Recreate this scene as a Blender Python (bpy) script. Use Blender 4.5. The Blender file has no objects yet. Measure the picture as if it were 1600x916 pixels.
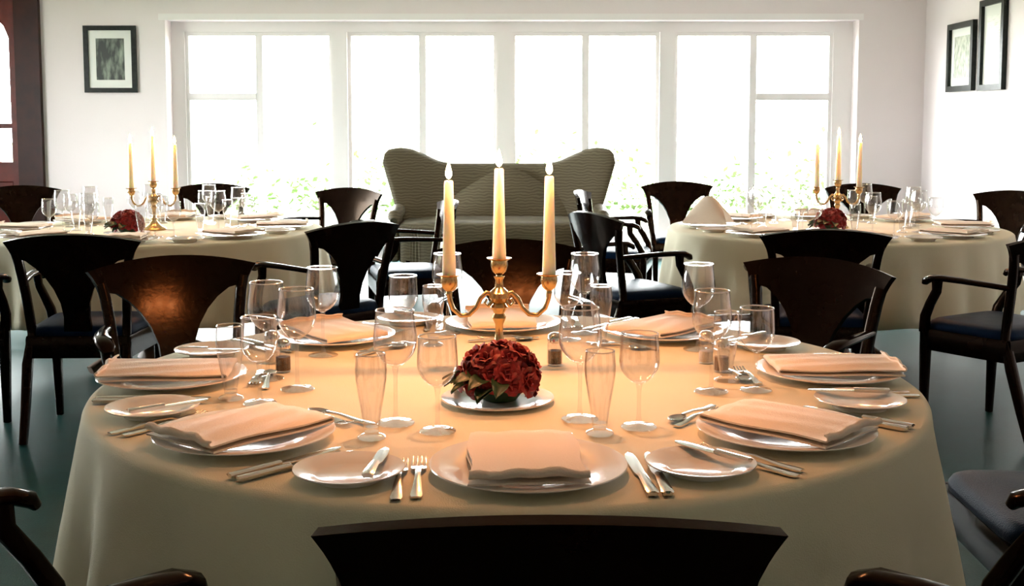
import bpy, math, random
from mathutils import Vector, Matrix
random.seed(7)
PI = math.pi
scene = bpy.context.scene
COL = scene.collection

# ------------------------------------------------------------------ camera
cam_d = bpy.data.cameras.new('camera')
cam_d.sensor_width = 36.0
cam_d.lens = 1830 / 1600 * 36.0
cam_d.shift_y = -105 / 1600
cam_d.clip_end = 300
cam = bpy.data.objects.new('camera', cam_d)
COL.objects.link(cam)
cam.location = (0, 0, 1.33)
cam.rotation_euler = (math.radians(85), 0, 0)
scene.camera = cam

# ------------------------------------------------------------------ world: bright overcast sky
SKY = 46.0
world = bpy.data.worlds.new('overcast_sky')
scene.world = world
world.use_nodes = True
wn = world.node_tree.nodes
wn['Background'].inputs[0].default_value = (0.97, 0.99, 1.0, 1)
wn['Background'].inputs[1].default_value = SKY


def portal(name, loc, sx, sz, rot):
    l = bpy.data.lights.new(name, 'AREA')
    l.shape = 'RECTANGLE'
    l.size = sx
    l.size_y = sz
    l.cycles.is_portal = True
    o = bpy.data.objects.new(name, l)
    o.location = loc
    o.rotation_euler = rot
    COL.objects.link(o)


# daylight portals in the real window openings (they only steer sampling of the sky)
portal('portal_window', (0, 11.86, 1.24), 6.7, 2.2, (-PI / 2, 0, 0))
portal('portal_side_window', (-6.16, 7.9, 1.55), 3.0, 1.7, (0, -PI / 2, 0))
portal('portal_door', (-5.3, 11.86, 1.3), 1.0, 2.3, (-PI / 2, 0, 0))

scene.view_settings.view_transform = 'Standard'
scene.view_settings.look = 'None'
scene.view_settings.gamma = 1.0
scene.view_settings.use_curve_mapping = False
scene.view_settings.exposure = 0.0
scene.cycles.use_denoising = True
scene.cycles.max_bounces = 10
scene.cycles.diffuse_bounces = 5
scene.cycles.glossy_bounces = 4
scene.cycles.transparent_max_bounces = 40
scene.cycles.caustics_reflective = False
scene.cycles.caustics_refractive = False
scene.cycles.sample_clamp_indirect = 6.0

CANDLE_W = 6.5
CEIL_W = 105.0
WARM = (1.0, 0.37, 0.13)

# ------------------------------------------------------------------ materials
MATS = {}


def nodes_of(m):
    return m.node_tree.nodes, m.node_tree.links


def pbr(name, col, rough=0.5, metal=0.0, spec=0.5, coat=0.0, coat_rough=0.1, sheen=0.0,
        noise=None, bump=None, emit=None, sub=0.0):
    """noise=(scale, colour2, amount)  bump=(scale, strength)"""
    m = bpy.data.materials.new(name)
    m.use_nodes = True
    N, L = nodes_of(m)
    b = N['Principled BSDF']
    b.inputs['Base Color'].default_value = (*col, 1)
    b.inputs['Roughness'].default_value = rough
    b.inputs['Metallic'].default_value = metal
    b.inputs['Specular IOR Level'].default_value = spec
    b.inputs['Coat Weight'].default_value = coat
    b.inputs['Coat Roughness'].default_value = coat_rough
    b.inputs['Sheen Weight'].default_value = sheen
    b.inputs['Subsurface Weight'].default_value = sub
    b.inputs['Subsurface Radius'].default_value = (0.03, 0.02, 0.01)
    b.inputs['Subsurface Scale'].default_value = 1.0
    tc = N.new('ShaderNodeTexCoord')
    if noise:
        t = N.new('ShaderNodeTexNoise')
        t.inputs['Scale'].default_value = noise[0]
        t.inputs['Detail'].default_value = 4
        L.new(tc.outputs['Object'], t.inputs['Vector'])
        r = N.new('ShaderNodeValToRGB')
        r.color_ramp.elements[0].position = 0.35
        r.color_ramp.elements[1].position = 0.68
        r.color_ramp.elements[0].color = (*col, 1)
        r.color_ramp.elements[1].color = (*noise[1], 1)
        L.new(t.outputs['Fac'], r.inputs['Fac'])
        L.new(r.outputs['Color'], b.inputs['Base Color'])
    if bump:
        t2 = N.new('ShaderNodeTexNoise')
        t2.inputs['Scale'].default_value = bump[0]
        t2.inputs['Detail'].default_value = 3
        L.new(tc.outputs['Object'], t2.inputs['Vector'])
        bp = N.new('ShaderNodeBump')
        bp.inputs['Strength'].default_value = bump[1]
        bp.inputs['Distance'].default_value = 0.01
        L.new(t2.outputs['Fac'], bp.inputs['Height'])
        L.new(bp.outputs['Normal'], b.inputs['Normal'])
    if emit:
        b.inputs['Emission Color'].default_value = (*emit[0], 1)
        b.inputs['Emission Strength'].default_value = emit[1]
    MATS[name] = m
    return m


def thin_glass(name, edge=(0.50, 0.52, 0.50), face=(0.97, 0.97, 0.97), refl=0.9, rough=0.02, base=0.07):
    m = bpy.data.materials.new(name)
    m.use_nodes = True
    N, L = nodes_of(m)
    N.remove(N['Principled BSDF'])
    out = N['Material Output']
    tr = N.new('ShaderNodeBsdfTransparent')
    gl = N.new('ShaderNodeBsdfGlossy')
    gl.inputs['Roughness'].default_value = rough
    gl.inputs['Color'].default_value = (refl, refl, refl, 1)
    lw = N.new('ShaderNodeLayerWeight')
    lw.inputs['Blend'].default_value = 0.35
    ramp = N.new('ShaderNodeValToRGB')
    ramp.color_ramp.elements[0].color = (*face, 1)
    ramp.color_ramp.elements[0].position = 0.62
    ramp.color_ramp.elements[1].color = (*edge, 1)
    L.new(lw.outputs['Facing'], ramp.inputs['Fac'])
    L.new(ramp.outputs['Color'], tr.inputs['Color'])
    lw2 = N.new('ShaderNodeLayerWeight')
    lw2.inputs['Blend'].default_value = 0.5
    pw = N.new('ShaderNodeMath')
    pw.operation = 'POWER'
    pw.inputs[1].default_value = 3.0
    ma = N.new('ShaderNodeMath')
    ma.operation = 'MULTIPLY_ADD'
    ma.inputs[1].default_value = 0.85
    ma.inputs[2].default_value = base
    L.new(lw2.outputs['Facing'], pw.inputs[0])
    L.new(pw.outputs[0], ma.inputs[0])
    mx = N.new('ShaderNodeMixShader')
    L.new(ma.outputs[0], mx.inputs['Fac'])
    L.new(tr.outputs['BSDF'], mx.inputs[1])
    L.new(gl.outputs['BSDF'], mx.inputs[2])
    L.new(mx.outputs['Shader'], out.inputs['Surface'])
    MATS[name] = m
    return m


pbr('wall_paint', (0.88, 0.795, 0.80), 0.8, noise=(3, (0.865, 0.78, 0.785), 1), bump=(60, 0.05))
pbr('ceiling_paint', (0.88, 0.85, 0.83), 0.9, bump=(60, 0.05))
pbr('dark_panel', (0.50, 0.49, 0.42), 0.8, bump=(20, 0.1))
pbr('frame_paint', (0.95, 0.90, 0.90), 0.45, bump=(30, 0.03))
pbr('carpet', (0.002, 0.036, 0.033), 0.32, spec=0.24, noise=(9, (0.004, 0.05, 0.047), 1), bump=(220, 0.15))
pbr('lawn', (0.13, 0.15, 0.08), 0.9, noise=(2, (0.18, 0.19, 0.11), 1), bump=(40, 0.8))
pbr('hedge_leaf', (0.07, 0.13, 0.04), 0.7, noise=(6, (0.13, 0.2, 0.07), 1))
pbr('terrace_stone', (0.45, 0.44, 0.42), 0.8, noise=(4, (0.52, 0.5, 0.47), 1), bump=(30, 0.2))
pbr('mahogany', (0.11, 0.012, 0.005), 0.4, spec=0.25, noise=(7, (0.07, 0.008, 0.004), 1), bump=(40, 0.05))
pbr('mahogany_dark', (0.03, 0.006, 0.003), 0.45, spec=0.2, noise=(7, (0.018, 0.004, 0.003), 1), bump=(40, 0.05))
pbr('chair_wood', (0.006, 0.0024, 0.0015), 0.16, spec=0.13, coat=0.03, coat_rough=0.10, noise=(14, (0.0035, 0.0018, 0.0012), 1), bump=(50, 0.03))
pbr('chair_fabric', (0.002, 0.009, 0.028), 0.40, spec=0.12, sheen=0.0, bump=(300, 0.3))
MATS['chair_fabric'].node_tree.nodes['Principled BSDF'].inputs['Specular Tint'].default_value = (0.18, 0.45, 1.0, 1)
MATS['chair_wood'].node_tree.nodes['Principled BSDF'].inputs['Specular Tint'].default_value = (1.0, 0.62, 0.36, 1)
MATS['carpet'].node_tree.nodes['Principled BSDF'].inputs['Specular Tint'].default_value = (0.45, 0.85, 0.85, 1)
pbr('cloth', (0.76, 0.73, 0.56), 0.85, spec=0.2, noise=(5, (0.74, 0.71, 0.54), 1), bump=(350, 0.15))
pbr('napkin_cloth', (0.84, 0.74, 0.62), 0.8, spec=0.25, bump=(300, 0.2))
pbr('porcelain', (0.86, 0.84, 0.80), 0.12, coat=0.5, coat_rough=0.05, noise=(2, (0.85, 0.83, 0.79), 1))
pbr('silver', (0.80, 0.77, 0.72), 0.16, metal=1.0, noise=(20, (0.72, 0.70, 0.66), 1))
pbr('brass', (0.62, 0.43, 0.20), 0.24, metal=1.0, noise=(30, (0.50, 0.34, 0.15), 1), bump=(60, 0.1))
pbr('candle_wax', (0.95, 0.88, 0.78), 0.45, sub=0.8, noise=(20, (0.94, 0.86, 0.75), 1))
pbr('wick_black', (0.02, 0.015, 0.01), 0.9, noise=(90, (0.04, 0.03, 0.02), 1))
pbr('flame_light', (1, 0.8, 0.4), 0.5, emit=((1.0, 0.80, 0.40), 40.0))
pbr('petal_red', (0.38, 0.014, 0.014), 0.6, sheen=0.1, noise=(60, (0.17, 0.006, 0.007), 1))
pbr('leaf_green', (0.018, 0.05, 0.014), 0.45, noise=(40, (0.035, 0.08, 0.02), 1))
pbr('pepper', (0.16, 0.06, 0.02), 0.9, noise=(300, (0.05, 0.02, 0.01), 1), bump=(400, 0.5))
pbr('salt', (0.85, 0.83, 0.8), 0.9, noise=(300, (0.7, 0.7, 0.68), 1), bump=(400, 0.4))
pbr('picture_frame_black', (0.004, 0.006, 0.005), 0.35, spec=0.15, noise=(30, (0.014, 0.018, 0.014), 1))
pbr('mat_board', (0.86, 0.86, 0.82), 0.9, bump=(200, 0.05))
pbr('table_wood', (0.14, 0.07, 0.035), 0.5, noise=(10, (0.10, 0.05, 0.025), 1))
pbr('lamp_white', (0.9, 0.9, 0.9), 0.5, noise=(10, (0.88, 0.88, 0.88), 1))
pbr('lamp_glow', (1, 0.8, 0.5), 0.5, emit=((1.0, 0.7, 0.4), 8.0))
thin_glass('window_glass', edge=(0.9, 0.93, 0.92), face=(0.98, 0.99, 0.98))
thin_glass('crystal')
thin_glass('crystal_lip', base=0.45)


def sofa_material():
    m = pbr('sofa_fabric', (0.20, 0.18, 0.115), 0.55, spec=0.3, sheen=0.08, bump=(250, 0.25))
    N, L = nodes_of(m)
    b = N['Principled BSDF']
    tc = N.new('ShaderNodeTexCoord')
    mp = N.new('ShaderNodeMapping')
    mp.inputs['Rotation'].default_value = (0, PI / 2, 0)
    w = N.new('ShaderNodeTexWave')
    w.inputs['Scale'].default_value = 13.0
    w.inputs['Distortion'].default_value = 5.0
    w.inputs['Detail'].default_value = 1.0
    r = N.new('ShaderNodeValToRGB')
    r.color_ramp.elements[0].color = (0.080, 0.063, 0.035, 1)
    r.color_ramp.elements[1].color = (0.135, 0.112, 0.066, 1)
    L.new(tc.outputs['Object'], mp.inputs['Vector'])
    L.new(mp.outputs['Vector'], w.inputs['Vector'])
    L.new(w.outputs['Fac'], r.inputs['Fac'])
    L.new(r.outputs['Color'], b.inputs['Base Color'])


sofa_material()


def print_material(name, dark, light, scale, vert=True, cut=(0.4, 0.6)):
    m = pbr(name, dark, 0.5)
    N, L = nodes_of(m)
    b = N['Principled BSDF']
    tc = N.new('ShaderNodeTexCoord')
    mp = N.new('ShaderNodeMapping')
    mp.inputs['Scale'].default_value = (3.0, 1, 1) if vert else (1, 1, 6.0)
    t = N.new('ShaderNodeTexNoise')
    t.inputs['Scale'].default_value = scale
    t.inputs['Detail'].default_value = 6
    r = N.new('ShaderNodeValToRGB')
    r.color_ramp.elements[0].position = cut[0]
    r.color_ramp.elements[1].position = cut[1]
    r.color_ramp.elements[0].color = (*dark, 1)
    r.color_ramp.elements[1].color = (*light, 1)
    L.new(tc.outputs['Object'], mp.inputs['Vector'])
    L.new(mp.outputs['Vector'], t.inputs['Vector'])
    L.new(t.outputs['Fac'], r.inputs['Fac'])
    L.new(r.outputs['Color'], b.inputs['Base Color'])


print_material('print_dark', (0.006, 0.012, 0.008), (0.28, 0.33, 0.26), 5, True, (0.46, 0.72))
print_material('print_sketch', (0.22, 0.25, 0.18), (0.62, 0.64, 0.52), 16, True, (0.35, 0.65))
print_material('print_faint', (0.62, 0.64, 0.56), (0.9, 0.9, 0.86), 14, False, (0.3, 0.5))


# ------------------------------------------------------------------ mesh builder
class MB:
    def __init__(self):
        self.v = []
        self.f = []

    def add(self, vs, fs):
        o = len(self.v)
        self.v += [tuple(p) for p in vs]
        self.f += [tuple(i + o for i in f) for f in fs]
        return self

    def box(self, x0, x1, y0, y1, z0, z1):
        vs = [(x, y, z) for z in (z0, z1) for y in (y0, y1) for x in (x0, x1)]
        return self.add(vs, [(0, 2, 3, 1), (4, 5, 7, 6), (0, 1, 5, 4), (2, 6, 7, 3), (0, 4, 6, 2), (1, 3, 7, 5)])

    def bevbox(self, x0, x1, y0, y1, z0, z1, b=0.01):
        """box with chamfered edges (rounded in smooth shading)"""
        import itertools
        bm_v = []
        rings = [(z0, b), (z0 + b, 0), (z1 - b, 0), (z1, b)]
        for z, i in rings:
            xa, xb, ya, yb = x0 + i, x1 - i, y0 + i, y1 - i
            c = b * 0.9 if i == 0 else b * 0.5
            bm_v += [(xa + c, ya, z), (xb - c, ya, z), (xb, ya + c, z), (xb, yb - c, z),
                     (xb - c, yb, z), (xa + c, yb, z), (xa, yb - c, z), (xa, ya + c, z)]
        fs = [tuple(reversed(range(8))), tuple(range(24, 32))]
        for k in range(3):
            for i in range(8):
                j = (i + 1) % 8
                fs.append((k * 8 + i, k * 8 + j, (k + 1) * 8 + j, (k + 1) * 8 + i))
        return self.add(bm_v, fs)

    def lathe(self, prof, seg=24, cx=0, cy=0, closed=False):
        """prof: list of (r, z)"""
        vs, fs = [], []
        n = len(prof)
        idx = []
        for r, z in prof:
            if r < 1e-6:
                idx.append([len(vs)] * seg)
                vs.append((cx, cy, z))
            else:
                s = len(vs)
                for k in range(seg):
                    a = 2 * PI * k / seg
                    vs.append((cx + r * math.cos(a), cy + r * math.sin(a), z))
                idx.append(list(range(s, s + seg)))
        rng = range(n) if closed else range(n - 1)
        for i in rng:
            A, B = idx[i], idx[(i + 1) % n]
            for k in range(seg):
                j = (k + 1) % seg
                q = []
                for t in (A[k], A[j], B[j], B[k]):
                    if t not in q:
                        q.append(t)
                if len(q) > 2:
                    fs.append(tuple(q))
        return self.add(vs, fs)

    def sweep(self, path, size, seg=8, square=False, up=(0, 0, 1)):
        """tube along path; size: list of (half_w, half_h) or radius per point"""
        pts = [Vector(p) for p in path]
        n = len(pts)
        vs, fs = [], []
        for i, p in enumerate(pts):
            t = (pts[min(i + 1, n - 1)] - pts[max(i - 1, 0)]).normalized()
            u = Vector(up)
            s = t.cross(u)
            if s.length < 1e-4:
                s = t.cross(Vector((0, 1, 0)))
            s.normalize()
            w = s.cross(t).normalized()
            sz = size[i] if isinstance(size, (list, tuple)) and not isinstance(size[0], (int, float)) else (size[i] if isinstance(size, list) else size)
            if isinstance(sz, (int, float)):
                a = b = sz
            else:
                a, b = sz
            if square:
                c = 0.72
                ring = [(-1, -c), (-c, -1), (c, -1), (1, -c), (1, c), (c, 1), (-c, 1), (-1, c)]
                for x, y in ring:
                    vs.append(p + s * (x * a) + w * (y * b))
            else:
                for k in range(seg):
                    an = 2 * PI * k / seg
                    vs.append(p + s * (a * math.cos(an)) + w * (b * math.sin(an)))
        m = 8 if square else seg
        for i in range(n - 1):
            for k in range(m):
                j = (k + 1) % m
                fs.append((i * m + k, i * m + j, (i + 1) * m + j, (i + 1) * m + k))
        fs.append(tuple(reversed(range(m))))
        fs.append(tuple(range((n - 1) * m, n * m)))
        return self.add(vs, fs)

    def slab(self, rows, th, thf=None):
        """rows: grid of Vectors (list of lists), thickened along vertex normals into a closed slab"""
        R, C = len(rows), len(rows[0])
        nor = []
        for i in range(R):
            for j in range(C):
                a = rows[min(i + 1, R - 1)][j] - rows[max(i - 1, 0)][j]
                b = rows[i][min(j + 1, C - 1)] - rows[i][max(j - 1, 0)]
                c = b.cross(a)
                nor.append(c.normalized() if c.length > 1e-9 else Vector((0, 1, 0)))
        flat = [p for r in rows for p in r]
        tl = [th if thf is None else th * thf(i / (R - 1), j / (C - 1)) for i in range(R) for j in range(C)]
        vs = [p + nn * t / 2 for p, nn, t in zip(flat, nor, tl)] + [p - nn * t / 2 for p, nn, t in zip(flat, nor, tl)]
        fs = []
        o = R * C
        for i in range(R - 1):
            for j in range(C - 1):
                a, b, c, d = i * C + j, i * C + j + 1, (i + 1) * C + j + 1, (i + 1) * C + j
                fs.append((a, b, c, d))
                fs.append((o + d, o + c, o + b, o + a))
        edge = [j for j in range(C)] + [i * C + C - 1 for i in range(1, R)] + \
               [(R - 1) * C + j for j in range(C - 2, -1, -1)] + [i * C for i in range(R - 2, 0, -1)]
        m = len(edge)
        for k in range(m):
            a, b = edge[k], edge[(k + 1) % m]
            fs.append((a, o + a, o + b, b))
        return self.add(vs, fs)

    def mesh(self, name, smooth=True, angle=40):
        me = bpy.data.meshes.new(name)
        me.from_pydata(self.v, [], self.f)
        me.validate()
        if smooth:
            me.shade_smooth()
            try:
                me.set_sharp_from_angle(angle=math.radians(angle))
            except Exception:
                pass
        return me


def obj(name, mb, mat, parent=None, smooth=True, angle=40, loc=None, rot=None):
    me = mb.mesh(name, smooth, angle) if isinstance(mb, MB) else mb
    if mat and len(me.materials) == 0:
        me.materials.append(MATS[mat])
    o = bpy.data.objects.new(name, me)
    COL.objects.link(o)
    if parent:
        o.parent = parent
    if loc:
        o.location = loc
    if rot:
        o.rotation_euler = rot
    return o


def tag(o, label, cat, group=None):
    o['label'] = label
    o['category'] = cat
    if group:
        o['group'] = group
    return o


def thing(name, label, cat, loc=(0, 0, 0), rotz=0.0, group=None):
    o = bpy.data.objects.new(name, None)
    o.empty_display_size = 0.05
    COL.objects.link(o)
    o.location = loc
    o.rotation_euler = (0, 0, rotz)
    return tag(o, label, cat, group)


def struct(name, mb, mat, parent=None, smooth=False):
    o = obj(name, mb, mat, parent, smooth)
    if parent is None:
        o['kind'] = 'structure'
    return o


def struct_empty(name, loc=(0, 0, 0)):
    o = bpy.data.objects.new(name, None)
    COL.objects.link(o)
    o.location = loc
    o['kind'] = 'structure'
    return o


CHILD = {}


def kids(o):
    return [c for c in bpy.data.objects if c.parent == o]


def snapshot(root):
    """remember a prototype's tree once, so copying needs no search"""
    CHILD[root.name] = [(c, kids(c)) for c in kids(root)]
    return root


def dup(root, loc, rotz, label, group=None, scale=None):
    r = root.copy()
    COL.objects.link(r)
    r.location = loc
    r.rotation_euler = (0, 0, rotz)
    if scale:
        r.scale = (scale, scale, scale)
    r['label'] = label
    if group:
        r['group'] = group
    for c, subs in CHILD.get(root.name, []):
        k = c.copy()
        COL.objects.link(k)
        k.parent = r
        for s in subs:
            d = s.copy()
            COL.objects.link(d)
            d.parent = k
    return r


class Proto:
    """first use moves the prototype itself, later uses copy it"""

    def __init__(self, root):
        self.root = snapshot(root)
        self.used = False

    def place(self, loc, rotz, label, group=None):
        if not self.used:
            self.used = True
            r = self.root
            r.location = loc
            r.rotation_euler = (0, 0, rotz)
            r['label'] = label
            if group:
                r['group'] = group
            return r
        return dup(self.root, loc, rotz, label, group)


def lerp_tab(tab, x):
    if x <= tab[0][0]:
        return tab[0][1]
    for (a, b), (c, d) in zip(tab, tab[1:]):
        if x <= c:
            t = (x - a) / (c - a)
            return b + (d - b) * t
    return tab[-1][1]


# ------------------------------------------------------------------ room shell
XL, XR, YB, YF, ZC = -6.0, 4.02, 11.5, -1.5, 2.85
WO = (-3.37, 3.37, 0.14, 2.33)      # window opening x0,x1,z0,z1
DO = (-5.80, -4.58, 0.0, 2.62)      # door opening

struct('floor', MB().box(XL - 0.3, XR + 0.3, YF - 0.3, YB + 0.4, -0.1, 0.0), 'carpet')
struct('ceiling', MB().box(XL - 0.3, XR + 0.3, YF - 0.3, YB + 0.4, ZC, ZC + 0.1), 'ceiling_paint')
wb = MB()
wb.box(XL - 0.3, DO[0], YB, YB + 0.4, 0, ZC)
wb.box(DO[0], DO[1], YB, YB + 0.4, DO[3], ZC)
wb.box(DO[1], WO[0], YB, YB + 0.4, 0, ZC)
wb.box(WO[0], WO[1], YB, YB + 0.4, WO[3], ZC)
wb.box(WO[0], WO[1], YB, YB + 0.4, 0, WO[2])
wb.box(WO[1], XR + 0.3, YB, YB + 0.4, 0, ZC)
struct('wall_back', wb, 'wall_paint')
struct('wall_right', MB().box(XR, XR + 0.3, YF, YB, 0, ZC), 'wall_paint')
SW = (6.4, 9.4, 0.7, 2.4)           # side window y0,y1,z0,z1
wl = MB()
wl.box(XL - 0.3, XL, YF, SW[0], 0, ZC)
wl.box(XL - 0.3, XL, SW[1], YB, 0, ZC)
wl.box(XL - 0.3, XL, SW[0], SW[1], 0, SW[2])
wl.box(XL - 0.3, XL, SW[0], SW[1], SW[3], ZC)
struct('wall_left', wl, 'wall_paint')
struct('wall_front', MB().box(XL - 0.3, XR + 0.3, YF - 0.3, YF, 0, ZC), 'dark_panel')
struct('baseboard_right', MB().box(XR - 0.02, XR, YF, YB, 0, 0.13), 'frame_paint')
bb = MB().box(DO[1] + 0.02, WO[0], YB - 0.02, YB, 0, 0.13)
struct('baseboard_back', bb, 'frame_paint')

# ---- big window on the back wall
YW = 11.70
w1 = struct_empty('window_1', (0, YW, 0))
fx0, fx1 = -3.37, 3.37
fr = MB()
fr.box(fx0, -3.24, 0, 0.12, WO[2], WO[3])
fr.box(3.18, fx1, 0, 0.12, WO[2], WO[3])
fr.box(-3.24, 3.18, 0, 0.12, 2.23, WO[3])
fr.box(-3.24, 3.18, 0, 0.12, WO[2], WO[2] + 0.08)
obj('frame', fr, 'frame_paint', w1, False)
for a, b in ((-1.78, -1.63), (-0.15, 0.0), (1.46, 1.61)):
    obj('mullion', MB().box(a, b, -0.03, 0.12, WO[2] + 0.08, 2.23), 'frame_paint', w1, False)
bays = [(-3.24, -1.78), (-1.63, -0.15), (0.0, 1.46), (1.61, 3.18)]
for bi, (a, b) in enumerate(bays):
    mid = (a + b) / 2
    for si, (p, q) in enumerate(((a, mid), (mid, b))):
        m = MB()
        z0, z1 = WO[2] + 0.08, 2.23
        s = 0.035
        m.box(p, p + s, 0.02, 0.08, z0, z1)
        m.box(q - s, q, 0.02, 0.08, z0, z1)
        m.box(p + s, q - s, 0.02, 0.08, z1 - s, z1)
        m.box(p + s, q - s, 0.02, 0.08, z0, z0 + s)
        split = (bi == 0 and si == 0) or (bi == 3 and si == 1)
        if split:
            m.box(p + s, q - s, 0.01, 0.09, 1.56, 1.63)
        sash = obj('sash', m, 'frame_paint', w1, False)
        if split:
            obj('pane', MB().box(p + s, q - s, 0.045, 0.051, z0 + s, 1.56), 'window_glass', sash, False)
            obj('pane', MB().box(p + s, q - s, 0.045, 0.051, 1.63, z1 - s), 'window_glass', sash, False)
        else:
            obj('pane', MB().box(p + s, q - s, 0.045, 0.051, z0 + s, z1 - s), 'window_glass', sash, False)
obj('window_sill', MB().bevbox(WO[0] - 0.05, WO[1] + 0.05, -0.26, 0.0, WO[2] - 0.03, WO[2] + 0.005, 0.008), 'frame_paint', w1)
# head trim above the opening
struct('trim_1', MB().box(WO[0] - 0.06, WO[1] + 0.04, YB - 0.015, YB, WO[3], WO[3] + 0.06), 'frame_paint')

# ---- side window on the left wall, off frame to the left
w2 = struct_empty('window_2', (XL - 0.15, 0, 0))
m = MB()
m.box(-0.05, 0.05, SW[0], SW[0] + 0.08, SW[2], SW[3])
m.box(-0.05, 0.05, SW[1] - 0.08, SW[1], SW[2], SW[3])
m.box(-0.05, 0.05, SW[0] + 0.08, SW[1] - 0.08, SW[3] - 0.08, SW[3])
m.box(-0.05, 0.05, SW[0] + 0.08, SW[1] - 0.08, SW[2], SW[2] + 0.08)
obj('frame', m, 'frame_paint', w2, False)
for k in range(3):
    ya = SW[0] + 0.08 + k * 0.9467
    obj('pane', MB().box(-0.003, 0.003, ya, ya + 0.8827, SW[2] + 0.08, SW[3] - 0.08), 'window_glass', w2, False)
    if k:
        obj('mullion', MB().box(-0.05, 0.05, ya - 0.064, ya, SW[2] + 0.08, SW[3] - 0.08), 'frame_paint', w2, False)

# ---- glazed mahogany door at the back left
d1 = struct_empty('door_1', (0, YB, 0))
m = MB()
m.box(DO[1] - 0.25, DO[1] + 0.0, -0.03, 0.16, 0, DO[3])
m.box(DO[0], DO[0] + 0.09, -0.03, 0.16, 0, DO[3])
m.box(DO[0] + 0.09, DO[1] - 0.25, -0.03, 0.16, DO[3] - 0.09, DO[3])
obj('door_frame', m, 'mahogany_dark', d1, False)
obj('frame_moulding', MB().box(DO[1] - 0.06, DO[1], -0.06, -0.03, 0, DO[3]), 'mahogany_dark', d1, False)
lx0, lx1 = DO[0] + 0.09, DO[1] - 0.25      # leaf -5.71 .. -4.83
leaf = MB()
y0, y1 = 0.03, 0.08
leaf.box(lx1 - 0.08, lx1, y0, y1, 0.02, DO[3] - 0.09)
leaf.box(lx0, lx0 + 0.08, y0, y1, 0.02, DO[3] - 0.09)
gx0, gx1 = lx0 + 0.08, lx1 - 0.08
leaf.box(gx0, gx1, y0, y1, 0.76, 0.95)      # lock rail
leaf.box(gx0, gx1, y0, y1, 1.28, 1.33)      # rail under arched pane
leaf.box(gx0, gx1, y0, y1, 0.02, 0.28)      # bottom rail
# arched head filling
AR = []
for k in range(17):
    t = k / 16
    x = gx0 + (gx1 - gx0) * t
    z = 2.16 + 0.24 * math.sqrt(max(0, 1 - (2 * t - 1) ** 2))
    AR.append((x, z))
vs, fs = [], []
top = DO[3] - 0.09
for x, z in AR:
    vs += [(x, y0, z), (x, y0, top), (x, y1, z), (x, y1, top)]
for k in range(16):
    a = 4 * k
    fs += [(a, a + 4, a + 5, a + 1), (a + 2, a + 3, a + 7, a + 6), (a, a + 2, a + 6, a + 4)]
leaf.add(vs, fs)
for k in range(1, 5):                        # slender bars between the small panes
    x = gx0 + (gx1 - gx0) * k / 5
    leaf.box(x - 0.016, x + 0.016, y0, y1, 0.95, 1.28)
door_leaf = obj('door_leaf', leaf, 'mahogany', d1, False)
obj('pane', MB().box(gx0, gx1, 0.052, 0.058, 1.33, 2.40), 'window_glass', door_leaf, False)
for k in range(5):
    xa = gx0 + (gx1 - gx0) * k / 5 + 0.016
    xb = gx0 + (gx1 - gx0) * (k + 1) / 5 - 0.016
    obj('pane', MB().box(xa, xb, 0.052, 0.058, 0.95, 1.28), 'window_glass', door_leaf, False)
obj('door_panel', MB().bevbox(gx0, gx1, 0.035, 0.075, 0.28, 0.76, 0.01), 'mahogany', door_leaf)

# ---- outside: terrace, lawn, hedge
struct('terrace', MB().box(-14, 14, YB + 0.4, YB + 3.4, -0.18, -0.08), 'terrace_stone')
struct('lawn', MB().box(-60, 60, YB + 3.4, 90, -0.2, -0.1), 'lawn')
struct('side_lawn', MB().box(-60, XL - 0.35, -20, YB + 0.39, -0.2, -0.1), 'lawn')
rnd = random.Random(3)
hv = MB()
for k in range(5200):
    x = rnd.uniform(-9, 9)
    z = abs(rnd.gauss(0, 0.45)) * (0.8 + 0.35 * math.sin(x * 1.7) + 0.2 * math.sin(x * 4.1)) - 0.08
    y = 19 + rnd.uniform(-0.6, 0.6)
    a, b = rnd.uniform(0, 6.3), rnd.uniform(-1, 1)
    s = rnd.uniform(0.04, 0.1)
    d = Vector((math.cos(a), math.sin(a), b)).normalized() * s
    e = Vector((-math.sin(a), math.cos(a), rnd.uniform(-1, 1))).normalized() * s * 0.5
    c = Vector((x, y, max(z, -0.08)))
    hv.add([c - d, c + e, c + d, c - e], [(0, 1, 2, 3)])
hg = obj('garden_shrubs', hv, 'hedge_leaf', None, False)
tag(hg, 'low leafy garden shrubs outside, washed out through the windows', 'shrubs')
hg['kind'] = 'stuff'


# ------------------------------------------------------------------ ceiling downlight over the near table
def downlight(loc, label, watts):
    t = thing('ceiling_downlight', label, 'ceiling light', loc)
    obj('housing', MB().lathe([(0.11, 0.0), (0.115, -0.012), (0.085, -0.02), (0.08, -0.002), (0.0, -0.002)], 24), 'lamp_white', t)
    obj('lens', MB().lathe([(0.0, -0.012), (0.075, -0.012), (0.075, -0.004), (0.0, -0.004)], 24), 'lamp_glow', t)
    l = bpy.data.lights.new('lamp_beam', 'SPOT')
    l.energy = watts
    l.color = (1.0, 0.41, 0.18)
    l.spot_size = math.radians(48)
    l.spot_blend = 0.6
    l.shadow_soft_size = 0.07
    o = bpy.data.objects.new('lamp_beam', l)
    COL.objects.link(o)
    o.parent = t
    o.location = (0, 0, -0.03)
    return t


downlight((0.0, 2.55, ZC), 'round white recessed ceiling downlight above the near round table', CEIL_W)


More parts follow.
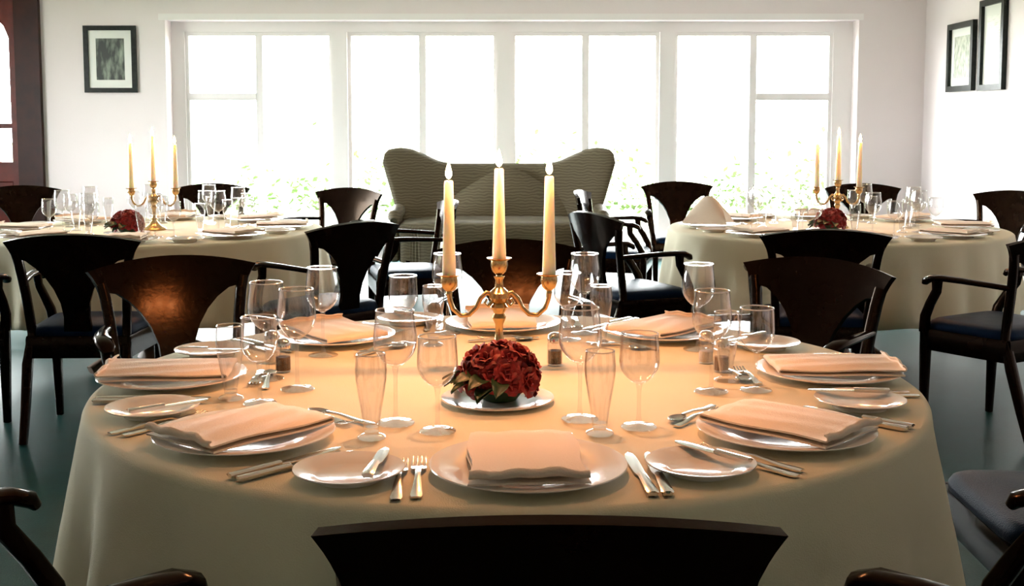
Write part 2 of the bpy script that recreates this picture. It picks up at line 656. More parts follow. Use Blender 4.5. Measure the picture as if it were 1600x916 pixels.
# ------------------------------------------------------------------ tables and cloths
def cloth_mesh(R, drop, seed, nf, flare=0.07, seg=180, dent=None):
    rr = random.Random(seed)
    ph = [rr.uniform(0, 6.28) for _ in range(4)]
    prof = []
    for k in range(9):
        prof.append((R * (k / 8) * 0.985, 0.0, 0.0))
    for k in range(1, 5):
        a = k / 4 * PI / 2
        prof.append((R * 0.985 + 0.018 * math.sin(a), -0.018 * (1 - math.cos(a)), 0.03 * k / 4))
    for k in range(1, 12):
        t = k / 11
        prof.append((R * 0.985 + 0.018 + flare * t ** 0.9, -0.018 - (drop - 0.018) * t, 0.03 + 0.97 * t))
    vs, fs = [(0, 0, 0)], []
    for i, (r, z, t) in enumerate(prof[1:]):
        for k in range(seg):
            a = 2 * PI * k / seg
            w = (math.sin(nf * a + ph[0] + 0.8 * math.sin(2 * a + ph[3])) * 0.6
                 + math.sin((nf + 5) * a + ph[1]) * 0.28 + math.sin((nf * 2 + 3) * a + ph[2]) * 0.15)
            rad = r + (t ** 0.9) * 0.036 * w
            zz = z + (0.012 * w * t if t > 0.5 else 0)
            if dent:                       # cloth pushed in by a chair seat tucked under the table
                da = abs((a - dent[0] + PI) % (2 * PI) - PI)
                lim = dent[1] / max(0.3, math.cos(da)) + 0.35 * max(0.0, da * R - dent[2])
                if da < 1.0 and -z > 0.10:
                    rad = min(rad, lim + max(0.0, (0.22 + z)) * 1.1)
            vs.append((rad * math.cos(a), rad * math.sin(a), zz))
    n = len(prof) - 1
    for k in range(seg):
        fs.append((0, 1 + k, 1 + (k + 1) % seg))
    for i in range(n - 1):
        for k in range(seg):
            j = (k + 1) % seg
            fs.append((1 + i * seg + k, 1 + (i + 1) * seg + k, 1 + (i + 1) * seg + j, 1 + i * seg + j))
    # underside (thickness 2 mm)
    o = len(vs)
    vs += [(x * 0.9975, y * 0.9975, z - 0.002) for x, y, z in vs]
    fs += [tuple(reversed([q + o for q in f])) for f in fs]
    last = 1 + (n - 1) * seg
    for k in range(seg):
        j = (k + 1) % seg
        fs.append((last + k, last + k + o, last + j + o, last + j))
    return MB().add(vs, fs)


TT = 0.75
T0 = (-0.01, 2.63)
LT = (-1.97, 6.40)
RT = (1.80, 6.50)


def round_table(c, R, tlabel, clabel, seed, nf, flare, dent=None):
    t = thing('round_table', tlabel, 'table', (c[0], c[1], 0))
    obj('tabletop', MB().lathe([(0, 0.715), (R - 0.05, 0.715), (R - 0.03, 0.722), (R - 0.03, 0.74), (R - 0.035, 0.746), (0, 0.746)], 64), 'table_wood', t)
    obj('pedestal', MB().lathe([(0, 0.05), (0.10, 0.05), (0.075, 0.1), (0.05, 0.2), (0.05, 0.6), (0.09, 0.7), (0.14, 0.715), (0, 0.715)], 20), 'table_wood', t)
    for k in range(4):
        a = PI / 4 + k * PI / 2
        p = [(0.05 * math.cos(a), 0.05 * math.sin(a), 0.14), (0.22 * math.cos(a), 0.22 * math.sin(a), 0.09), (0.38 * math.cos(a), 0.38 * math.sin(a), 0.022)]
        obj('foot', MB().sweep(p, [(0.03, 0.03), (0.028, 0.026), (0.03, 0.02)], square=True), 'table_wood', t)
    cl = obj('tablecloth', cloth_mesh(R, 0.40, seed, nf, flare, dent=dent), 'cloth', None, True, 60, (c[0], c[1], TT))
    tag(cl, clabel, 'tablecloth', 'cream tablecloths on the round tables')
    return t


round_table(T0, 0.91, 'round dining table under the near cream cloth', 'cream tablecloth draped over the near table, large in the foreground', 5, 17, 0.055, (-PI / 2 + 0.06, 0.775, 0.27))
round_table(LT, 0.92, 'round dining table under the cream cloth at the back left', 'cream tablecloth on the far table at left, below the framed photograph', 8, 23, 0.05)
round_table(RT, 0.92, 'round dining table under the cream cloth at the back right', 'cream tablecloth on the far table at right, by the bare wall', 11, 22, 0.05)


# ------------------------------------------------------------------ chairs
def back_y(u, v):
    t = max(0.0, (v - 0.44) / 0.435)
    return -0.205 - 0.10 * t ** 1.15 + 0.72 * u * u * (0.35 + 0.65 * t)


POST = [(0.44, 0.215), (0.60, 0.226), (0.70, 0.236), (0.78, 0.248), (0.83, 0.264), (0.875, 0.283)]
SPLAT = [(0.455, 0.058), (0.52, 0.053), (0.58, 0.060), (0.64, 0.082), (0.69, 0.112), (0.73, 0.148), (0.76, 0.188), (0.772, 0.235)]


def make_chair(arms=True):
    t = thing('dining_armchair' if arms else 'dining_chair', 'chair', 'chair')
    # backrest: fan-shaped splat flowing into a flared crest rail, curved in plan
    rows = []
    vsx = [0.455, 0.49, 0.52, 0.55, 0.58, 0.61, 0.64, 0.665, 0.69, 0.71, 0.73, 0.745, 0.76, 0.768, 0.772, 0.785, 0.80, 0.82, 0.84, 0.86, 0.875]
    for v in vsx:
        s = lerp_tab(SPLAT, v) if v < 0.772 else lerp_tab(POST, v)
        row = []
        for k in range(17):
            u = s * (k / 8 - 1)
            w = max(0, (v - 0.772) / 0.103)
            vv = v - w * 0.035 * (abs(u) / 0.283) ** 2
            row.append(Vector((u, back_y(u, v), vv)))
        rows.append(row)
    obj('backrest', MB().slab(rows, 0.020), 'chair_wood', t, True, 35)
    for s in (-1, 1):
        p, sz = [(s * 0.20, -0.335, 0.0), (s * 0.203, -0.285, 0.15), (s * 0.208, -0.235, 0.32)], [(0.015, 0.017), (0.017, 0.019), (0.019, 0.021)]
        for v in (0.44, 0.52, 0.60, 0.68, 0.75, 0.80):
            u = lerp_tab(POST, v) - 0.017
            p.append((s * u, back_y(u, v), v))
            sz.append((0.017, 0.016))
        obj('leg', MB().sweep(p, sz, square=True, up=(0, 1, 0)), 'chair_wood', t, True, 50)
        p = [(s * 0.232, 0.175, 0.43), (s * 0.232, 0.177, 0.30), (s * 0.228, 0.18, 0.0)]
        obj('leg', MB().sweep(p, [(0.022, 0.022), (0.020, 0.020), (0.014, 0.014)], square=True, up=(0, 1, 0)), 'chair_wood', t, True, 50)
    fr = MB()
    fr.sweep([(-0.208, -0.215, 0.388), (0.208, -0.215, 0.388)], (0.014, 0.047), square=True)
    fr.sweep([(-0.235, 0.185, 0.388), (0.235, 0.185, 0.388)], (0.014, 0.047), square=True)
    for s in (-1, 1):
        fr.sweep([(s * 0.207, -0.215, 0.388), (s * 0.234, 0.185, 0.388)], (0.014, 0.047), square=True)
    obj('seat_frame', fr, 'chair_wood', t, True, 50)
    # seat cushion
    rows = []
    prof = [(1.0, 0.425), (1.03, 0.438), (1.03, 0.452), (0.99, 0.468), (0.92, 0.477), (0.75, 0.484), (0.45, 0.488), (0.0, 0.490)]
    vs, fs = [], []
    n = 40
    for sc, z in prof[:-1]:
        for k in range(n):
            a = 2 * PI * k / n
            c, q = math.cos(a), math.sin(a)
            e = 0.28
            x = math.copysign(abs(c) ** e, c)
            y = math.copysign(abs(q) ** e, q)
            hw = 0.232 if y > 0 else 0.205
            hw = 0.219 + 0.014 * y
            vs.append((x * hw * sc, -0.012 + y * 0.20 * sc, z))
    vs.append((0, -0.012, 0.49))
    for i in range(len(prof) - 2):
        for k in range(n):
            j = (k + 1) % n
            fs.append((i * n + k, i * n + j, (i + 1) * n + j, (i + 1) * n + k))
    b = (len(prof) - 2) * n
    for k in range(n):
        fs.append((b + k, b + (k + 1) % n, len(vs) - 1))
    fs.append(tuple(reversed(range(n))))
    obj('seat', MB().add(vs, fs), 'chair_fabric', t, True, 60)
    if arms:
        for s in (-1, 1):
            u0 = lerp_tab(POST, 0.66) - 0.012
            p = [(s * u0, back_y(u0, 0.66) + 0.0, 0.655), (s * 0.245, -0.13, 0.662), (s * 0.268, -0.03, 0.668), (s * 0.28, 0.06, 0.670),
                 (s * 0.280, 0.11, 0.666), (s * 0.276, 0.145, 0.652), (s * 0.273, 0.155, 0.638)]
            sz = [(0.014, 0.012), (0.017, 0.012), (0.021, 0.013), (0.026, 0.014), (0.028, 0.016), (0.026, 0.016), (0.018, 0.010)]
            arm = obj('armrest', MB().sweep(p, sz, seg=10), 'chair_wood', t, True, 60)
            q = [(s * 0.240, 0.178, 0.42), (s * 0.250, 0.168, 0.49), (s * 0.262, 0.135, 0.55), (s * 0.272, 0.095, 0.61), (s * 0.276, 0.09, 0.658)]
            obj('arm_support', MB().sweep(q, [(0.019, 0.02), (0.017, 0.019), (0.015, 0.018), (0.014, 0.018), (0.016, 0.02)], square=True, up=(0, 1, 0)), 'chair_wood', arm, True, 50)
    return t


armchair = Proto(make_chair(True))
sidechair = Proto(make_chair(False))
BT = 0.305     # distance of the crest rail behind the chair's centre


def put_chair(B, d, label, proto=None, origin=False):
    n = math.hypot(*d)
    dx, dy = d[0] / n, d[1] / n
    x, y = (B[0], B[1]) if origin else (B[0] + BT * dx, B[1] + BT * dy)
    (proto or armchair).place((x, y, 0), math.atan2(-dx, dy), label, 'dark wooden dining chairs')


# around the near table
put_chair((0.045, 1.315), (0, 1), 'dark wooden armchair with its back to us, bottom centre of the photo')
put_chair((-0.772, 1.772), (0.69, 0.72), 'dark armchair at bottom left whose two armrest ends face the near table', origin=True)
put_chair((0.815, 1.775), (-0.69, 0.72), 'dark armchair at bottom right whose two armrest ends face the near table', origin=True)
put_chair((1.255, 2.62), (-1, 0.03), 'dark armless chair right of the near table, only its navy seat in view', sidechair, origin=True)
put_chair((-1.18, 4.02), (0.45, -0.89), 'dark armchair with an orange gleam on its back, left of the near table')
put_chair((1.06, 3.95), (-0.70, -0.71), 'dark armchair with an orange gleam on its back, right of the near table')
put_chair((-0.01, 4.60), (0.02, -1), 'dark armchair directly behind the near candelabrum, facing us')
# around the left far table
put_chair((-1.83, 4.80), (-0.03, 1), 'black armchair with its back to us at the left table front')
put_chair((-2.52, 5.02), (0.25, 0.97), 'black armchair cut off by the left edge of the photo', origin=True)
put_chair((-0.70, 5.42), (-0.74, 0.67), 'black armchair turned away at the right corner of the left table')
put_chair((-0.34, 7.0), (-0.96, -0.22), 'dark armchair seen edge-on between the left table and settee')
put_chair((-1.13, 8.3), (-0.45, -0.89), 'dark chair with glossy crest, left of the settee')
put_chair((-2.27, 8.9), (0.05, -1), 'dark chair beneath the window, behind the left table glasses')
put_chair((-3.62, 8.6), (0.45, -0.89), 'dark chair in front of the mahogany door')
# around the right far table
put_chair((1.36, 5.02), (0.08, 1), 'black armchair with its back to us at the right table front')
put_chair((2.11, 5.06), (-0.52, 0.85), 'black armchair at the right edge, one curved armrest and seat in view', origin=True)
put_chair((0.38, 6.02), (0.90, 0.43), 'dark armchair with blue-lit seat, right of the settee, facing right')
put_chair((0.44, 8.0), (0.98, -0.2), 'dark armchair seen edge-on just before the right half of settee')
put_chair((1.29, 9.2), (0.03, -1), 'dark chair with fan back, standing alone right of the settee')
put_chair((2.66, 8.9), (-0.15, -1), 'dark chair behind the right table candelabrum')
put_chair((3.43, 7.95), (-0.75, -0.65), 'dark chair beside the right wall with an orange gleam')


# ------------------------------------------------------------------ settee with butterfly back
def make_settee():
    t = thing('settee', 'olive striped settee with butterfly wing back in front of the window', 'settee', (-0.11, 9.95, 0))
    TOP = [(0.0, 0.985), (0.25, 0.985), (0.42, 0.985), (0.52, 1.005), (0.64, 1.065), (0.74, 1.11), (0.84, 1.125), (0.93, 1.11), (0.98, 1.06), (1.0, 1.0)]
    rows = []
    nr, nc = 18, 61
    for i in range(nr):
        t_ = i / (nr - 1)
        row = []
        for j in range(nc):
            u = j / (nc - 1) * 2 - 1
            zt = lerp_tab(TOP, abs(u))
            zb = 0.42
            z = zb + (zt - zb) * t_
            h = (z - 0.42) / 0.7
            xs = 0.80 + 0.21 * min(1, h * 1.05) ** 0.9
            y = 0.10 + 0.10 * h - 0.20 * abs(u) ** 2.2 + 0.03 * math.sin(PI * abs(u)) * h
            row.append(Vector((u * xs, y, z)))
        rows.append(row)
    obj('backrest', MB().slab(rows, 0.11, lambda a, b: max(0.12, math.sqrt(max(0.0, 1 - abs(2 * b - 1) ** 6)) * math.sqrt(max(0.0, 1 - a ** 8)))), 'sofa_fabric', t, True, 80)
    # raised centre of the back: two folds rising to a soft peak
    rows = []
    for i in range(14):
        a = i / 13
        row = []
        for j in range(33):
            u = j / 32 * 2 - 1
            zt = 0.52 + 0.43 * (1 - abs(u - 0.12) ** 1.25 * 0.9) if abs(u) < 2 else 0
            zt = max(zt, 0.53)
            z = 0.44 + (zt - 0.44) * a
            y = 0.02 + 0.09 * a - 0.07 * (1 - u * u) * math.sin(PI * min(1, 0.15 + a * 0.85)) - 0.05 * u * u
            row.append(Vector((u * 0.62, y, z)))
        rows.append(row)
    obj('centre_cushion', MB().slab(rows, 0.07), 'sofa_fabric', t, True, 80)
    # pleated seat
    vs, fs = [], []
    n = 160
    prof = [(1.0, 0.20), (1.0, 0.30), (1.0, 0.40), (1.015, 0.44), (1.01, 0.485), (0.985, 0.515), (0.94, 0.53), (0.7, 0.545)]
    for si, (sc, z) in enumerate(prof):
        for k in range(n):
            a = 2 * PI * k / n
            c, s = math.cos(a), math.sin(a)
            x = math.copysign(abs(c) ** 0.35, c) * 0.81
            y = math.copysign(abs(s) ** 0.5, s) * 0.36
            w = 1 + (0.012 * (k % 2) if si < 6 else 0)
            vs.append((x * sc * w, -0.22 + y * sc * w, z))
    vs.append((0, -0.22, 0.55))
    for i in range(len(prof) - 1):
        for k in range(n):
            j = (k + 1) % n
            fs.append((i * n + k, i * n + j, (i + 1) * n + j, (i + 1) * n + k))
    b = (len(prof) - 1) * n
    for k in range(n):
        fs.append((b + k, b + (k + 1) % n, len(vs) - 1))
    fs.append(tuple(reversed(range(n))))
    obj('seat', MB().add(vs, fs), 'sofa_fabric', t, True, 40)
    for s in (-1, 1):
        p = [(s * 0.85, 0.06, 0.60), (s * 0.85, -0.2, 0.59), (s * 0.85, -0.42, 0.57), (s * 0.85, -0.46, 0.54)]
        obj('armrest', MB().sweep(p, [(0.06, 0.06), (0.06, 0.06), (0.055, 0.055), (0.03, 0.03)], seg=14), 'sofa_fabric', t)
        obj('arm_panel', MB().bevbox(s * 0.85 - 0.035, s * 0.85 + 0.035, -0.44, 0.08, 0.2, 0.57, 0.015), 'sofa_fabric', t)
        for y in (-0.5, 0.08):
            obj('leg', MB().sweep([(s * 0.72, y, 0.22), (s * 0.73, y, 0.0)], [(0.03, 0.03), (0.018, 0.018)], square=True, up=(0, 1, 0)), 'chair_wood', t)
    return t


make_settee()


# ------------------------------------------------------------------ framed pictures
def picture(loc, rz, w, h, fw, depth, pw, ph, pmat, label, poff=0.0):
    t = thing('framed_picture', label, 'picture', loc, rz, 'framed pictures on the walls')
    m = MB()
    m.box(-w / 2, w / 2, -depth, 0, h / 2 - fw, h / 2)
    m.box(-w / 2, w / 2, -depth, 0, -h / 2, -h / 2 + fw)
    m.box(-w / 2, -w / 2 + fw, -depth, 0, -h / 2 + fw, h / 2 - fw)
    m.box(w / 2 - fw, w / 2, -depth, 0, -h / 2 + fw, h / 2 - fw)
    obj('frame', m, 'picture_frame_black', t, False)
    obj('mat_board', MB().box(-w / 2 + fw, w / 2 - fw, -0.012, -0.002, -h / 2 + fw, h / 2 - fw), 'mat_board', t, False)
    obj('print', MB().box(-pw / 2, pw / 2, -0.014, -0.012, -ph / 2 + poff, ph / 2 + poff), pmat, t, False)
    return t


picture((-3.905, YB - 0.003, 1.952), 0, 0.51, 0.645, 0.045, 0.03, 0.275, 0.40, 'print_dark',
        'black framed dark photograph with white mat on the back wall')
picture((XR - 0.003, 10.52, 1.92), -PI / 2, 0.60, 0.61, 0.05, 0.04, 0.36, 0.37, 'print_sketch',
        'smaller black framed sketch on the right wall, nearer the corner')
picture((XR - 0.003, 9.84, 1.985), -PI / 2, 0.50, 0.76, 0.05, 0.04, 0.26, 0.28, 'print_faint',
        'taller black framed pale print on the right wall, higher of the two', 0.1)


# ------------------------------------------------------------------ tableware prototypes
def make_plate(name, R, cat):
    p = [(0.0, 0.004), (R * 0.52, 0.004), (R * 0.55, 0.0), (R * 0.60, 0.0), (R * 0.62, 0.005), (R * 0.72, 0.010), (R * 0.98, 0.0165), (R, 0.018), (R * 0.995, 0.0195),
         (R * 0.97, 0.0195), (R * 0.72, 0.0130), (R * 0.62, 0.0095), (R * 0.58, 0.008), (0.0, 0.008)]
    o = obj(name, MB().lathe(p, 64), 'porcelain', None, True, 50)
    tag(o, name, cat)
    return Proto(o)


dinner = make_plate('dinner_plate', 0.165, 'plate')
bread = make_plate('bread_plate', 0.092, 'plate')


def make_napkin():
    """folded napkin: a cloth band folded back on itself in four layers, long axis radial (y)"""
    path = []
    L = 0.134
    gap = 0.0095
    for layer in range(3):
        z = 0.003 + layer * gap
        ya, yb = (-L, L) if layer % 2 == 0 else (L, -L)
        if layer == 2:
            yb = -L * 0.985
        for k in range(9):
            y = ya + (yb - ya) * k / 8
            path.append((y, z))
        if layer < 2:
            s = 1 if layer % 2 == 0 else -1
            for a in (-45, 0, 45):
                an = math.radians(a)
                path.append((s * (L + gap * 0.55 * math.cos(an)), z + gap / 2 + gap / 2 * math.sin(an)))
    rows = []
    for y, z in path:
        row = []
        for k in range(13):
            u = k / 12 * 2 - 1
            puff = 0.009 * (z / 0.022) * (1 - u * u) * (1 - 0.5 * (y / L) ** 2)
            wav = 0.0025 * math.sin(9 * u + 20 * y) * (z / 0.022)
            wid = 0.094 - 0.004 * (z / 0.022) + 0.004 * math.sin(30 * y)
            row.append(Vector((u * wid + 0.006 * y / L, y + 0.004 * math.sin(5 * u) * (z / 0.022), z + puff + wav)))
        rows.append(row)
    o = obj('napkin', MB().slab(rows, 0.0035), 'napkin_cloth', None, True, 70)
    tag(o, 'napkin', 'napkin')
    return Proto(o)


napkin = make_napkin()


def make_tent_napkin():
    """upright napkin folded into a standing tent"""
    vs = [(-0.13, -0.07, 0), (0.13, -0.07, 0), (0.13, 0.07, 0), (-0.13, 0.07, 0), (-0.05, 0.0, 0.15), (0.05, 0.0, 0.135)]
    rows = []
    for i in range(15):
        a = i / 14 * 2 - 1
        row = []
        for j in range(13):
            u = j / 12 * 2 - 1
            z = 0.15 * (1 - abs(a) ** 1.15) * (1 - 0.35 * u * u) + 0.003
            row.append(Vector((u * (0.07 + 0.06 * abs(a)), a * 0.085, z)))
        rows.append(row)
    o = obj('tented_napkin', MB().slab(rows, 0.004), 'napkin_cloth', None, True, 70)
    tag(o, 'napkin', 'napkin')
    return Proto(o)


tent = make_tent_napkin()


def make_glass(name, total, bowl_h, rmax, rrim, stem_r, foot_r):
    t = thing(name, name, 'glass')
    z0 = total - bowl_h
    w = 0.0011
    out = []
    for k in range(15):
        s = k / 14
        if s < 0.45:
            r = rmax * math.sin((s / 0.45) * PI / 2) ** 0.62
        else:
            q = (s - 0.45) / 0.55
            r = rmax + (rrim - rmax) * (q * q * (3 - 2 * q))
        out.append((max(r, stem_r), z0 + bowl_h * s))
    inn = [(max(r - w, 0.0), z + (0.002 if i == 0 else 0)) for i, (r, z) in enumerate(out)]
    inn[0] = (0.0, out[0][1] + 0.004)
    inn = [inn[0]] + [(max(r, 0.002), max(z, out[0][1] + 0.004)) for r, z in inn[1:]]
    prof = [(0.0, z0)] + out + list(reversed(inn))
    obj('bowl', MB().lathe(prof, 32), 'crystal', t, True, 70)
    obj('rim', MB().lathe([(rrim + 0.0006, total), (rrim, total + 0.0012), (rrim - 0.0014, total + 0.0012), (rrim - 0.002, total), (rrim - 0.0014, total - 0.0014), (rrim + 0.0002, total - 0.0014)], 32, closed=True), 'crystal_lip', t)
    obj('stem', MB().lathe([(stem_r * 1.9, 0.008), (stem_r * 1.15, 0.02), (stem_r, 0.035), (stem_r, z0 - 0.015), (stem_r * 1.5, z0 - 0.003), (stem_r * 1.7, z0 + 0.001)], 12), 'crystal', t)
    obj('foot', MB().lathe([(0, 0.0005), (foot_r, 0.0005), (foot_r + 0.0008, 0.0018), (foot_r, 0.003), (foot_r * 0.6, 0.0042), (stem_r * 1.9, 0.008), (0, 0.009)], 32), 'crystal', t, True, 50)
    return Proto(t)


big_glass = make_glass('wine_glass', 0.222, 0.112, 0.0425, 0.037, 0.0038, 0.036)
small_glass = make_glass('wine_glass', 0.182, 0.098, 0.0385, 0.036, 0.0038, 0.034)


def make_tumbler():
    t = thing('footed_beer_glass', 'x', 'glass')
    out = [(0.013, 0.014), (0.0145, 0.022), (0.0185, 0.05), (0.0245, 0.085), (0.0285, 0.112), (0.0292, 0.13), (0.027, 0.158)]
    inn = [(r - 0.0013, z) for r, z in out]
    prof = [(0.0, 0.014)] + out + list(reversed(inn[1:])) + [(0.0, 0.022)]
    obj('bowl', MB().lathe(prof, 32), 'crystal', t, True, 60)
    rr = 0.027
    obj('rim', MB().lathe([(rr + 0.0006, 0.158), (rr, 0.1592), (rr - 0.0014, 0.1592), (rr - 0.002, 0.158), (rr - 0.0014, 0.1566), (rr + 0.0002, 0.1566)], 32, closed=True), 'crystal_lip', t)
    obj('foot', MB().lathe([(0, 0.0005), (0.025, 0.0005), (0.0265, 0.003), (0.024, 0.0065), (0.013, 0.010), (0.012, 0.014), (0, 0.014)], 32), 'crystal', t, True, 40)
    return Proto(t)


tumbler = make_tumbler()


def strip(m, tab, th, n=None):
    """flat bar along y: tab rows (y, half width, z)"""
    rows = []
    for y, w, z in tab:
        rows.append([Vector((-w, y, z)), Vector((-w * 0.4, y, z + th * 0.25)), Vector((w * 0.4, y, z + th * 0.25)), Vector((w, y, z))])
    m.slab(rows, th)
    return m


def make_fork(L):
    m = MB()
    k = L / 0.20
    strip(m, [(-0.10 * k, 0.007, 0.003), (-0.09 * k, 0.0095, 0.003), (-0.06 * k, 0.0075, 0.004), (-0.01 * k, 0.004, 0.010), (0.025 * k, 0.004, 0.009),
              (0.035 * k, 0.009, 0.006), (0.045 * k, 0.0125, 0.004), (0.058 * k, 0.0128, 0.003)], 0.003)
    for i in range(4):
        x = (i - 1.5) * 0.0075
        m.sweep([(x, 0.056 * k, 0.003), (x, 0.08 * k, 0.004), (x * 0.95, 0.10 * k, 0.009)], [(0.0022, 0.0014), (0.0019, 0.0013), (0.0011, 0.0009)], square=True)
    o = obj('fork', m, 'silver', None, True, 60)
    tag(o, 'fork', 'fork')
    return Proto(o)


def make_knife(L, name='table_knife'):
    k = L / 0.23
    t = thing(name, name, 'knife')
    h = MB()
    strip(h, [(-0.115 * k, 0.006, 0.005), (-0.112 * k, 0.0088, 0.005), (-0.08 * k, 0.008, 0.005), (-0.03 * k, 0.006, 0.005), (-0.015 * k, 0.0055, 0.005)], 0.0075)
    obj('handle', h, 'silver', t, True, 60)
    b = MB()
    strip(b, [(-0.016 * k, 0.0055, 0.004), (0.0, 0.009, 0.004), (0.05 * k, 0.0102, 0.004), (0.09 * k, 0.0095, 0.004), (0.108 * k, 0.006, 0.004), (0.115 * k, 0.001, 0.004)], 0.002)
    obj('blade', b, 'silver', t, True, 60)
    return Proto(t)


def make_spoon(L):
    m = MB()
    k = L / 0.19
    strip(m, [(-0.095 * k, 0.006, 0.003), (-0.086 * k, 0.0085, 0.003), (-0.05 * k, 0.006, 0.004), (0.0, 0.0035, 0.009), (0.042 * k, 0.0035, 0.009)], 0.003)
    rows = []
    for i in range(9):
        a = i / 8
        y = (0.04 + 0.055 * a) * k
        w = 0.018 * math.sqrt(max(0.02, 1 - (2 * a - 0.95) ** 2)) * k
        row = []
        for j in range(7):
            u = j / 6 * 2 - 1
            row.append(Vector((u * w, y, 0.0085 - 0.006 * (1 - u * u) * math.sin(PI * min(1, max(0, a))))))
        rows.append(row)
    m.slab(rows, 0.0018)
    o = obj('dessert_spoon', m, 'silver', None, True, 60)
    tag(o, 'spoon', 'spoon')
    return Proto(o)


fork = make_fork(0.205)
small_fork = make_fork(0.165)
small_fork.root.name = 'dessert_fork'
knife = make_knife(0.235)
butter_knife = make_knife(0.165, 'butter_knife')
spoon = make_spoon(0.175)

# ------------------------------------------------------------------ near table: eight settings
Z = TT + 0.001
SEATS = [('S', (0.027, 1.905), 'front-centre'), ('SW', (-0.49, 2.108), 'front-left'), ('SE', (0.508, 2.134), 'front-right'),
         ('E', (0.728, 2.655), 'right-hand'), ('W', (-0.765, 2.60), 'left-hand'), ('NW', (-0.477, 3.10), 'back-left'),
         ('N', (-0.025, 3.30), 'back-centre'), ('NE', (0.412, 3.165), 'back-right')]


def frame_of(p, c):
    dx, dy = c[0] - p[0], c[1] - p[1]
    n = math.hypot(dx, dy)
    dx, dy = dx / n, dy / n
    rz = math.atan2(-dx, dy)
    return (lambda x, y: (p[0] + dy * x + dx * y, p[1] - dx * x + dy * y)), rz


rj = random.Random(21)
for key, p, nm in SEATS:
    f, rz = frame_of(p, T0)
    at = 'at the ' + nm + ' setting, near table'

    def put(proto, x, y, z, r, lab, grp):
        q = f(x, y)
        proto.place((q[0], q[1], z), rz + r, lab, grp)

    dist = math.hypot(p[0] - T0[0], p[1] - T0[1])
    kin = max(-0.045, dist + 0.1175 - 0.867)      # keep every handle on the table top
    fin = max(-0.05, dist + 0.1025 - 0.867)
    bin_ = -0.015 if dist < 0.735 else 0.025
    put(dinner, 0, 0, Z, 0, 'large white dinner plate under a napkin ' + at, 'dinner plates')
    put(napkin, rj.uniform(-.008, .008), rj.uniform(-.008, .004), Z + 0.0195, rj.uniform(-.14, .14), 'folded cream napkin on the plate ' + at, 'folded napkins')
    if key == 'NW':
        bread.place((-0.30, 3.37, Z), rz, 'small white bread plate ' + at, 'bread plates')
        butter_knife.place((-0.285, 3.37, Z + 0.0195), rz, 'small butter knife across the bread plate ' + at, 'butter knives')
    elif key != 'N':
        put(bread, -0.295, bin_, Z, 0, 'small white bread plate ' + at, 'bread plates')
        put(butter_knife, -0.25, bin_ + 0.01, Z + 0.0195, -0.12, 'small butter knife across the bread plate ' + at, 'butter knives')
    put(fork, -0.182, fin + 0.01, Z, 0.0, 'inner silver fork left of the plate ' + at, 'forks')
    put(fork, -0.213, fin, Z, 0.0, 'outer silver fork left of the plate ' + at, 'forks')
    put(knife, 0.183, kin, Z, 0.02, 'inner silver knife right of the plate ' + at, 'knives')
    put(knife, 0.212, kin, Z, -0.03, 'outer silver knife right of the plate ' + at, 'knives')
    put(spoon, 0.01, 0.215, Z, PI / 2 + 0.1, 'dessert spoon lying above the plate ' + at, 'dessert cutlery')
    put(small_fork, -0.01, 0.188, Z, -PI / 2 + 0.06, 'dessert fork lying above the plate ' + at, 'dessert cutlery')

GLASSES = [
    (small_glass, (0.242, 2.195), 'medium wine glass standing alone right of the front-centre plate'),
    (tumbler, (0.164, 2.147), 'stemless footed beer glass right of the front-centre plate'),
    (big_glass, (0.133, 2.255), 'tall wine glass just behind the right-hand footed beer glass'),
    (tumbler, (-0.259, 2.118), 'footed beer glass standing left of the red posy'),
    (big_glass, (-0.225, 2.225), 'tallest wine glass left of the red posy, wide rim'),
    (small_glass, (-0.140, 2.165), 'shorter wine glass touching the left side of the posy'),
    (small_glass, (-0.522, 2.385), 'medium wine glass beside the left-hand plate, nearest that plate'),
    (tumbler, (-0.592, 2.425), 'footed beer glass overlapping the left-hand plate'),
    (big_glass, (-0.468, 2.515), 'tall wine glass right of the left-hand plate'),
    (big_glass, (-0.555, 2.62), 'tall wine glass behind the left-hand group, partly hidden'),
    (big_glass, (-0.472, 2.89), 'tall wine glass in front of the back-left plate'),
    (small_glass, (-0.285, 3.04), 'wine glass before the black chair, left of the candelabrum'),
    (big_glass, (-0.178, 3.20), 'tall wine glass behind the left candle of the near candelabrum'),
    (tumbler, (-0.205, 3.02), 'footed beer glass left of the near candelabrum'),
    (big_glass, (0.200, 3.20), 'tall wine glass right of the near candelabrum, furthest back'),
    (small_glass, (0.150, 3.10), 'wine glass close right of the near candelabrum arm'),
    (tumbler, (0.232, 3.02), 'footed beer glass right of the near candelabrum'),
    (big_glass, (0.476, 2.965), 'tall wine glass before the back-right plate'),
    (big_glass, (0.430, 2.49), 'tall wine glass left of the right-hand plate'),
    (small_glass, (0.530, 2.505), 'medium wine glass against the right-hand plate'),
    (tumbler, (0.482, 2.60), 'footed beer glass left of the right-hand plate'),
]
for pr, (x, y), lab in GLASSES:
    pr.place((x, y, Z), rj.uniform(0, 6), lab, 'glasses on the near table')


